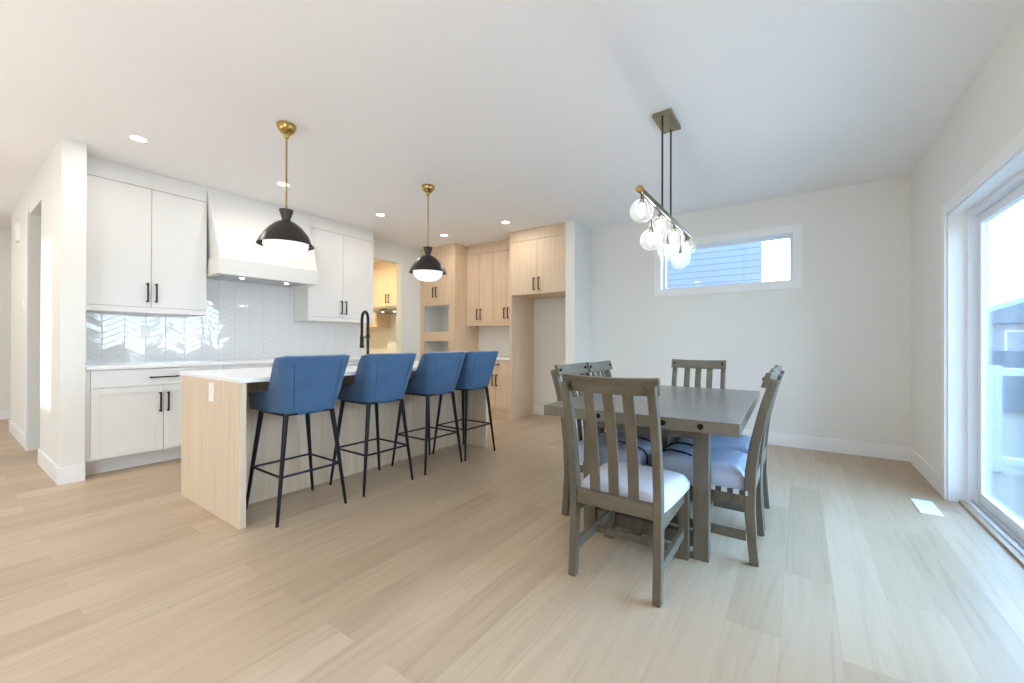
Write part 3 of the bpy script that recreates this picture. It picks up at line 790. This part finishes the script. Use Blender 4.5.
for xx in (-0.44, -1.055):
    build('side_apron', MB().box(xx, xx + 0.04, 2.365, 3.338, 0.622, 0.702, 0.002), 'grey_wood', t, smooth=0)
build('stretcher', MB().box(-0.737, -0.698, 2.348, 3.335, 0.07, 0.118, 0.002), 'grey_wood', t, smooth=0)
build('centre_post', MB().box(-0.737, -0.696, 2.762, 2.945, 0.118, 0.702, 0.002), 'grey_wood', t, smooth=0)

t.rotation_euler = (0, 0, 0.020); t.location.x -= 0.009      # the table stands a touch askew

# ------------------------------------------------------------------ dining chairs (local: the sitter faces +Y, rear feet at y = 0)
def cushion(mat, wr, dep):
    """domed upholstered seat with soft creases, closed mesh"""
    bm = bmesh.new(); NX, NY = 22, 22; top = []; hw0, hw1 = 0.208, 0.235; y0, y1 = 0.068, 0.525
    for j in range(NY + 1):
        r = []
        for i in range(NX + 1):
            u = i / NX * 2 - 1; v = j / NY * 2 - 1
            # round the outline a little
            x = u * (hw0 + (hw1 - hw0) * (v + 1) / 2); y = (y0 + y1) / 2 + v * (y1 - y0) / 2
            e = (1 - abs(u) ** 5) * (1 - abs(v) ** 5)
            z = 0.400 + dep + (0.066) * max(e, 0) ** 0.32
            z += wr * max(e, 0) * (math.sin(31 * u + 6 * v * v + 2) * 0.5 + math.sin(23 * v + 7 * u) * 0.5)
            r.append(bm.verts.new((x * (1 - 0.02 * v * v), y, z)))
        top.append(r)
    bot = [[bm.verts.new((q.co.x * 0.985, 0.296 + (q.co.y - 0.296) * 0.985, 0.362)) for q in r] for r in top]
    for j in range(NY):
        for i in range(NX):
            bm.faces.new((top[j][i], top[j][i + 1], top[j + 1][i + 1], top[j + 1][i]))
            bm.faces.new((bot[j][i], bot[j + 1][i], bot[j + 1][i + 1], bot[j][i + 1]))
    for j in range(NY):
        for i in (0, NX):
            bm.faces.new((top[j][i], top[j + 1][i], bot[j + 1][i], bot[j][i]))
    for i in range(NX):
        for j in (0, NY):
            bm.faces.new((top[j][i], top[j][i + 1], bot[j][i + 1], bot[j][i]))
    bmesh.ops.recalc_face_normals(bm, faces=list(bm.faces))
    m = MB(); m._merge(bm); return m
CG = 'grey wooden dining chairs round the table'
def back_y(z):
    """rear post centre line: foot, gentle forward bow at the seat, raked back above"""
    P = [(0, 0.022), (0.12, 0.032), (0.28, 0.043), (0.46, 0.040), (0.62, 0.020), (0.80, -0.020), (0.95, -0.066), (1.0, -0.082)]
    for (a, p), (b_, q) in zip(P, P[1:]):
        if z <= b_: f = (z - a) / (b_ - a); return p + (q - p) * f
    return P[-1][1]
def make_chair(label, seat, wr, checker):
    t = thing('dining_chair', label, 'chair', (0, 0, 0), 0, CG)
    HT = 0.946
    for sx in (-1, 1):
        pth = [(sx * 0.2, back_y(z), z) for z in [HT * k / 22 for k in range(23)]]
        dd = [0.042 + 0.010 * math.exp(-((p[2] - 0.42) / 0.2) ** 2) for p in pth]
        build('rear_leg', MB().sweep_rect(pth, 0.036, dd), 'grey_wood', t, smooth=40, bevel=0.004)
        build('front_leg', MB().box(sx * 0.205 - 0.024, sx * 0.205 + 0.024, 0.475, 0.523, 0, 0.362, 0.003), 'grey_wood', t, smooth=0)
        build('side_apron', MB().box(sx * 0.2 - 0.011, sx * 0.2 + 0.011, 0.065, 0.475, 0.300, 0.362, 0.002), 'grey_wood', t, smooth=0)
        build('side_stretcher', MB().box(sx * 0.2 - 0.011, sx * 0.2 + 0.011, 0.06, 0.475, 0.115, 0.160, 0.002), 'grey_wood', t, smooth=0)
    build('front_apron', MB().box(-0.181, 0.181, 0.482, 0.504, 0.300, 0.362, 0.002), 'grey_wood', t, smooth=0)
    build('cross_stretcher', MB().box(-0.189, 0.189, 0.27, 0.292, 0.118, 0.152, 0.002), 'grey_wood', t, smooth=0)
    build('rear_rail', MB().box(-0.182, 0.182, 0.022, 0.050, 0.356, 0.424, 0.003), 'grey_wood_x', t, smooth=0)
    # crest rail, bowed to the rear, set on the seat side of the posts
    b = MB(); n = 16; bm = bmesh.new(); rg = []
    for i in range(n + 1):
        u = i / n * 2 - 1; x = u * 0.224; bow = -0.022 * (1 - u * u)
        yy = [back_y(z) + 0.021 + bow for z in (0.903, 0.978)]
        arch = -0.006 * (1 - u * u)
        rg.append([bm.verts.new(p) for p in ((x, yy[0], 0.903 + arch), (x, yy[0] + 0.026, 0.905 + arch), (x, yy[1] + 0.026, 0.980 + arch), (x, yy[1], 0.978 + arch))])
    for i in range(n):
        for k in range(4): bm.faces.new((rg[i][k], rg[i][(k + 1) % 4], rg[i + 1][(k + 1) % 4], rg[i + 1][k]))
    bm.faces.new(rg[0][::-1]); bm.faces.new(rg[-1]); b._merge(bm)
    cr = build('crest_rail', b, 'grey_wood_x', t, smooth=40, bevel=0.003)
    for sx in (-1, 1):
        y = back_y(0.945) + 0.046
        build('bolt', MB().tube([(sx * 0.195, y - 0.006, 0.944), (sx * 0.195, y + 0.007, 0.946)], 0.010, 10), 'bolt', cr)
    for xx in (-0.092, 0.0, 0.092):
        pth = []
        for k in range(13):
            z = 0.430 + (0.908 - 0.430) * k / 12; f = k / 12
            pth.append((xx, (0.036) * (1 - f) + (back_y(0.905) + 0.024 - 0.020) * f + 0.016 * math.sin(PI * f), z))
        build('slat', MB().sweep_rect(pth, 0.047, 0.012), 'grey_wood', t, smooth=40)
    build('seat_cushion', cushion(seat, wr, 0.028 if checker else -0.006), seat, t, smooth=60)
    if checker:
        for sx in (-1, 1):
            build('trim_tape', MB().box(sx * 0.222 - 0.004, sx * 0.222 + 0.004, 0.05, 0.50, 0.352, 0.3745), 'checker', t, smooth=0)
        for xa in (-0.10, 0.11):
            build('tie_strap', MB().tube([(xa - 0.05, 0.33, 0.494), (xa - 0.015, 0.39, 0.499), (xa + 0.01, 0.46, 0.497), (xa + 0.012, 0.512, 0.478), (xa + 0.012, 0.530, 0.45), (xa + 0.012, 0.531, 0.40)], 0.0055, 8), 'strap', t)
    return t
chair_pale = make_chair('grey wooden dining chair at the near end of the table, with a pale seat', 'seat_pale', 0.001, False)
chair_pale.location = (-0.700, 1.782, 0)
far = copy_tree(chair_pale); far.location = (-0.740, 3.91, 0); far.rotation_euler = (0, 0, PI)
far['label'] = 'grey wooden dining chair at the far end of the table'
chair_tinted = make_chair('grey wooden dining chair, the nearer one on the patio-door side of the table', 'seat_sky_tint', 0.006, True)
chair_tinted.location = (-0.165, 2.612, 0); chair_tinted.rotation_euler = (0, 0, PI / 2)
for loc, rz, lab in (((-0.165, 3.10, 0), PI / 2, 'grey wooden dining chair, the farther one on the patio-door side of the table'),
                     ((-1.279, 2.603, 0), -PI / 2, 'grey wooden dining chair, the nearer one on the island side of the table'),
                     ((-1.279, 3.085, 0), -PI / 2, 'grey wooden dining chair, the farther one on the island side of the table')):
    o = copy_tree(chair_tinted); o.location = loc; o.rotation_euler = (0, 0, rz); o['label'] = lab

# ------------------------------------------------------------------ pendants
PG = 'dome pendants over the island'
def make_pendant(label):
    t = thing('pendant_lamp', label, 'pendant lamp', (0, 0, H), 0, PG)
    def L(p): return [(r, z - H) for r, z in p]
    build('ceiling_canopy', MB().lathe(L([(0.066, 2.7395), (0.066, 2.73), (0.062, 2.712), (0.050, 2.692), (0.034, 2.676), (0.020, 2.668), (0.018, 2.65), (0.012, 2.64)]), n=36), 'brass', t, org=(0, 0, 0), smooth=50).parent = t
    build('rod', MB().tube([(0, 0, 2.65 - H), (0, 0, 2.11 - H)], 0.0065), 'brass', t, org=(0, 0, 0))
    build('neck', MB().lathe(L([(0.049, 2.106), (0.047, 2.100), (0.029, 2.040), (0.029, 2.022)]), n=32), 'dark_bronze', t, org=(0, 0, 0), smooth=50)
    prof = [(0.030, 2.026), (0.054, 2.017), (0.084, 1.997), (0.114, 1.968), (0.141, 1.935), (0.164, 1.900), (0.181, 1.868), (0.192, 1.844),
            (0.189, 1.844), (0.178, 1.868), (0.161, 1.898), (0.138, 1.931), (0.111, 1.963), (0.082, 1.991), (0.053, 2.011), (0.028, 2.020)]
    build('lamp_shade', MB().lathe(L(prof), n=56), 'dark_bronze', t, org=(0, 0, 0), smooth=60)
    g = [(0.128, 1.925), (0.150, 1.885), (0.152, 1.845), (0.143, 1.818), (0.124, 1.792), (0.095, 1.772), (0.055, 1.760), (0.012, 1.757)]
    build('glass_bowl', MB().lathe(L(g), n=48), 'opal', t, org=(0, 0, 0), smooth=70)
    return t
pa = make_pendant('black dome pendant on a brass rod, the nearer one, above the first bar stools')
pb = copy_tree(pa)
pa.location = (-3.125, 1.524, H); pb.location = (-3.14, 2.957, H)
pb['label'] = 'black dome pendant on a brass rod, the farther one, in front of the oak cabinets'

# ------------------------------------------------------------------ globe chandelier over the table
CX = -0.787; ZB = 2.05
t = thing('chandelier', 'linear chandelier of seven clear glass globes hanging over the dining table', 'chandelier', (CX, 3.06, H))
build('ceiling_canopy', MB().box(CX - 0.065, CX + 0.065, 2.925, 3.205, H - 0.026, H - 0.0005, 0.002), 'antique', t, smooth=0)
for yy in (2.945, 3.175): build('suspension_rod', MB().tube([(CX, yy, H - 0.02), (CX, yy, ZB)], 0.0065), 'dark_bronze', t)
bar = build('bar', MB().tube([(CX, 2.47, ZB), (CX, 3.78, ZB)], 0.019, 20), 'gunmetal', t)
for yy, s in ((2.47, -1), (3.78, 1)):
    build('end_cap', MB().tube([(CX, yy + s * 0.001, ZB), (CX, yy + s * 0.028, ZB), (CX, yy + s * 0.034, ZB)], [0.0225, 0.0225, 0.015], 20), 'brass', bar)
for i in range(7):
    yy = 2.49 + 0.198 * i; low = i % 2; zc = 1.795 if low else 1.93
    build('stem', MB().tube([(CX, yy, ZB - 0.012), (CX, yy, zc + 0.075)], 0.0055 if not low else 0.004), 'dark_bronze', t)
    g = build('glass_globe', MB().sphere((CX, yy, zc), 0.071, 28, 18), 'globe_glass', t, smooth=80)
    build('bulb_socket', MB().lathe([(0.014, zc + 0.076), (0.014, zc + 0.042)], CX, yy, 16), 'dark_bronze', g)
    build('bulb', MB().lathe([(0.008, zc + 0.042), (0.016, zc + 0.025), (0.0175, zc), (0.0155, zc - 0.02), (0.006, zc - 0.034)], CX, yy, 16), 'filament', g, smooth=60)

# ------------------------------------------------------------------ recessed lights
DL = [(-4.297, 0.95, 'recessed ceiling light nearest the hall wall, above the left white cabinet'),
      (-4.315, 2.076, 'recessed ceiling light behind the rod of the nearer pendant'),
      (-4.333, 3.272, 'recessed ceiling light between the two pendants, above the right white cabinet'),
      (-4.371, 4.44, 'recessed ceiling light right of the farther pendant, in front of the oven cabinet'),
      (-3.221, 4.43, 'recessed ceiling light in front of the fridge surround')]
r0 = None
def make_downlight(label):
    t = thing('ceiling_downlight', label, 'ceiling light', (0, 0, H), 0, 'recessed kitchen ceiling lights')
    build('trim_ring', MB().lathe([(0.050, -0.0005), (0.064, -0.0005), (0.064, -0.004), (0.058, -0.007), (0.050, -0.005)], n=36, cap=False), 'trim', t, org=(0, 0, 0))
    build('lens', MB().lathe([(0.0495, -0.0005), (0.0495, -0.0035)], n=36), 'lens', t, org=(0, 0, 0))
    return t
for i, (x, y, lab) in enumerate(DL):
    if r0 is None: r0 = make_downlight(lab); o = r0
    else: o = copy_tree(r0)
    o.location = (x, y, H); o['label'] = lab

def lamp(name, kind, loc, power, col, size=0.1, rot=(0, 0, 0), size_y=None, spread=None):
    l = bpy.data.lights.new(name, kind); l.energy = power; l.color = col
    if kind == 'AREA':
        l.shape = 'RECTANGLE' if size_y else 'DISK'; l.size = size
        if size_y: l.size_y = size_y
        if spread: l.spread = spread
    if kind == 'POINT': l.shadow_soft_size = size
    o = bpy.data.objects.new(name, l); COL.objects.link(o); o.location = loc; o.rotation_euler = rot
    return o
WARM = (1.0, 0.96, 0.91)

# ------------------------------------------------------------------ wall and floor fittings
o = build('floor_vent', MB().box(0.657, 0.770, 3.80, 4.10, 0.0005, 0.006, 0.002), 'plastic', org=(0.71, 3.95, 0), smooth=0)
tag(o, 'white floor vent cover near the patio door', 'vent')
o = build('wall_outlet', MB().box(XK + 0.010, XK + 0.016, 1.215, 1.287, 1.17, 1.29, 0.002), 'plastic', org=(XK, 1.25, 1.23), smooth=0)
tag(o, 'white outlet plate on the chevron tile under the left upper cabinet', 'outlet')
o = build('wall_mounted_chime', MB().box(-7.45, -7.25, YA0 - 0.03, YA0, 2.27, 2.47, 0.006), 'plastic', org=(-7.35, YA0, 2.37), smooth=0)
tag(o, 'white chime box high on the hall wall', 'wall box')
o = build('light_switch', MB().box(-6.95, -6.85, YA0 - 0.008, YA0, 1.46, 1.59, 0.002), 'plastic', org=(-6.9, YA0, 1.52), smooth=0)
tag(o, 'white switch plate on the hall wall below the chime box', 'light switch')

# ------------------------------------------------------------------ outdoors
struct('ground', MB().box(-40, 60, -40, 60, -0.62, -0.6), 'ground', smooth=0)
struct('deck', MB().box(XR + 0.25, 6.0, 0.6, 6.6, -0.26, -0.2), 'deck', smooth=0)
t = thing('deck_railing', 'white deck railing outside the patio door', 'railing', (3.8, 6.42, -0.2))
for xx in (1.62, 3.5, 5.38): build('post', MB().box(xx, xx + 0.09, 6.37, 6.46, -0.2, 0.90, 0.004), 'vinyl', t, smooth=0)
build('top_rail', MB().box(1.62, 5.5, 6.365, 6.465, 0.80, 0.875, 0.006), 'vinyl', t, smooth=0)
build('bottom_rail', MB().box(1.71, 5.38, 6.39, 6.44, -0.12, -0.05, 0.004), 'vinyl', t, smooth=0)
for k in range(28):
    xx = 1.93 + 0.122 * k
    if xx > 5.35: break
    build('baluster', MB().box(xx, xx + 0.035, 6.397, 6.432, -0.05, 0.80), 'vinyl', t, smooth=0)
# neighbour seen through the high window
t = thing('neighbour_house', 'pale blue house wall with lap siding beyond the high window', 'house', (-8, 11, -0.6))
build('house_wall', MB().prism([(-16, 9.0), (-0.58, 9.0), (-1.35, 16), (-16, 16)], 'z', -0.6, 5.8), 'siding', t, smooth=0)
build('house_roof', MB().prism([(8.6, 5.75), (16.4, 5.75), (12.5, 8.2)], 'x', -16.4, -0.9), 'roof', t, smooth=0)
# houses far beyond the deck
def house(x, y, w, d, h, lab):
    t = thing('distant_house', lab, 'house', (x + w / 2, y + d / 2, -0.6), group='distant houses')
    wl = build('house_wall', MB().box(x, x + w, y, y + d, -0.6, h), 'house', t, smooth=0)
    build('house_roof', MB().prism([(x - 0.4, h), (x + w + 0.4, h), (x + w / 2, h + 1.6)], 'y', y - 0.4, y + d + 0.4), 'roof', t, smooth=0)
    for wx in (0.18, 0.62):
        f = build('house_window', MB().box(x + w * wx, x + w * (wx + 0.18), y - 0.03, y, 0.6, 1.7), 'trim', t, smooth=0)
        build('window_pane', MB().box(x + w * wx + 0.07, x + w * (wx + 0.18) - 0.07, y - 0.035, y - 0.03, 0.67, 1.63), 'house', f, smooth=0)
house(5.6, 26, 8.0, 7, 2.0, 'blue-grey house far beyond the deck railing')
house(15.5, 27, 9.0, 8, 2.6, 'taller blue-grey house to the right beyond the deck railing')
t = thing('yard_fence', 'weathered board fence behind the deck', 'fence', (12, 16, -0.6))
build('fence_boards', MB().box(3.2, 26, 16, 16.04, -0.6, 0.95), 'fence', t, smooth=0)
for k in range(8): build('fence_post', MB().box(3.2 + 3 * k, 3.32 + 3 * k, 15.9, 16.0, -0.6, 1.02), 'fence', t, smooth=0)

# ------------------------------------------------------------------ light
P_DL = 3.8
UP_FILL = ((-0.5, -1.3, 42), (-3.6, -1.6, 24), (-7.0, -1.6, 16))
for (x, y, lab) in DL: lamp('downlight_lamp', 'AREA', (x, y, H - 0.012), P_DL, WARM, 0.09)
for x, y in ((-6.6, -0.6), (-4.4, -0.6), (-2.2, -0.6), (-6.6, -2.8), (-4.4, -2.8), (-2.2, -2.8), (-0.6, -1.6), (-8.6, -1.5), (-8.7, 2.0)):  # unseen downlights added as fill for the room
    o = copy_tree(r0); o.location = (x, y, H); o['label'] = 'added fill downlight in the unseen living area behind the camera'; o['group'] = 'added living-area fill downlights'
    lamp('downlight_lamp', 'AREA', (x, y, H - 0.012), P_DL * 1.8, (1.0, 0.92, 0.80), 0.09)
lamp('pantry_lamp', 'AREA', (-6.6, 4.2, H - 0.012), 30, (1.0, 0.86, 0.60), 0.09)
for x, y, p in UP_FILL: lamp('ceiling_fill_light', 'AREA', (x, y, 1.1), p, (1.0, 0.955, 0.89), 0.5, rot=(PI, 0, 0))  # bare fill lights added out of view to brighten the ceiling
for px_, py_ in ((-3.125, 1.524), (-3.14, 2.957)): lamp('pendant_bulb', 'AREA', (px_, py_, 1.75), 1.5, WARM, 0.2)

sun = bpy.data.lights.new('sun', 'SUN'); sun.energy = 2.6; sun.angle = math.radians(1.6); sun.color = (1.0, 0.93, 0.82)
so = bpy.data.objects.new('sun', sun); COL.objects.link(so)
sd = Vector((0.17, 0.96, -0.095)).normalized()
so.rotation_euler = sd.to_track_quat('-Z', 'Y').to_euler()

w = bpy.data.worlds.new('sky'); scn.world = w; w.use_nodes = True
nt = w.node_tree; bg = nt.nodes['Background']
tc = nt.nodes.new('ShaderNodeTexCoord'); sx = nt.nodes.new('ShaderNodeSeparateXYZ')
nt.links.new(tc.outputs['Generated'], sx.inputs[0])
cr = nt.nodes.new('ShaderNodeValToRGB')
cr.color_ramp.elements[0].position = 0.0; cr.color_ramp.elements[0].color = (0.74, 0.88, 1.0, 1)
cr.color_ramp.elements[1].position = 0.5; cr.color_ramp.elements[1].color = (0.36, 0.62, 1.0, 1)
nt.links.new(sx.outputs['Z'], cr.inputs['Fac'])
nt.links.new(cr.outputs['Color'], bg.inputs['Color'])
# sky strength is raised away from the sun, for more daylight through the door
mr = nt.nodes.new('ShaderNodeMapRange'); mr.inputs['From Min'].default_value = 0.6; mr.inputs['From Max'].default_value = -0.9
mr.inputs['To Min'].default_value = 13.0; mr.inputs['To Max'].default_value = 5.0
nt.links.new(sx.outputs['Y'], mr.inputs['Value']); nt.links.new(mr.outputs[0], bg.inputs['Strength'])

# ------------------------------------------------------------------ camera
cam = bpy.data.cameras.new('camera'); co = bpy.data.objects.new('camera', cam); COL.objects.link(co)
F, YAW, PIT, ROL = 409.5761, 0.6123, 0.0030, 0.0027
cam.sensor_width = 36.0; cam.sensor_fit = 'HORIZONTAL'; cam.lens = F / 1024 * 36.0; cam.clip_start = 0.02; cam.clip_end = 300
fx, fy = -math.sin(YAW), math.cos(YAW)
r = Vector((fy, -fx, 0)); fw = Vector((fx * math.cos(PIT), fy * math.cos(PIT), math.sin(PIT))); u = r.cross(fw)
R2 = math.cos(ROL) * r + math.sin(ROL) * u; U2 = -math.sin(ROL) * r + math.cos(ROL) * u
mt = Matrix((R2, U2, -fw)).transposed().to_4x4(); mt.translation = Vector((0, 0, 1.125))
co.matrix_world = mt
scn.camera = co

vs = scn.view_settings
scn.display_settings.display_device = 'sRGB'
vs.view_transform = 'Standard'; vs.look = 'None'; vs.gamma = 1.0; vs.use_curve_mapping = False
vs.exposure = 0.36
cy = scn.cycles
cy.use_denoising = True
cy.max_bounces = 12; cy.diffuse_bounces = 6; cy.glossy_bounces = 4; cy.transparent_max_bounces = 16
cy.sample_clamp_indirect = 8.0
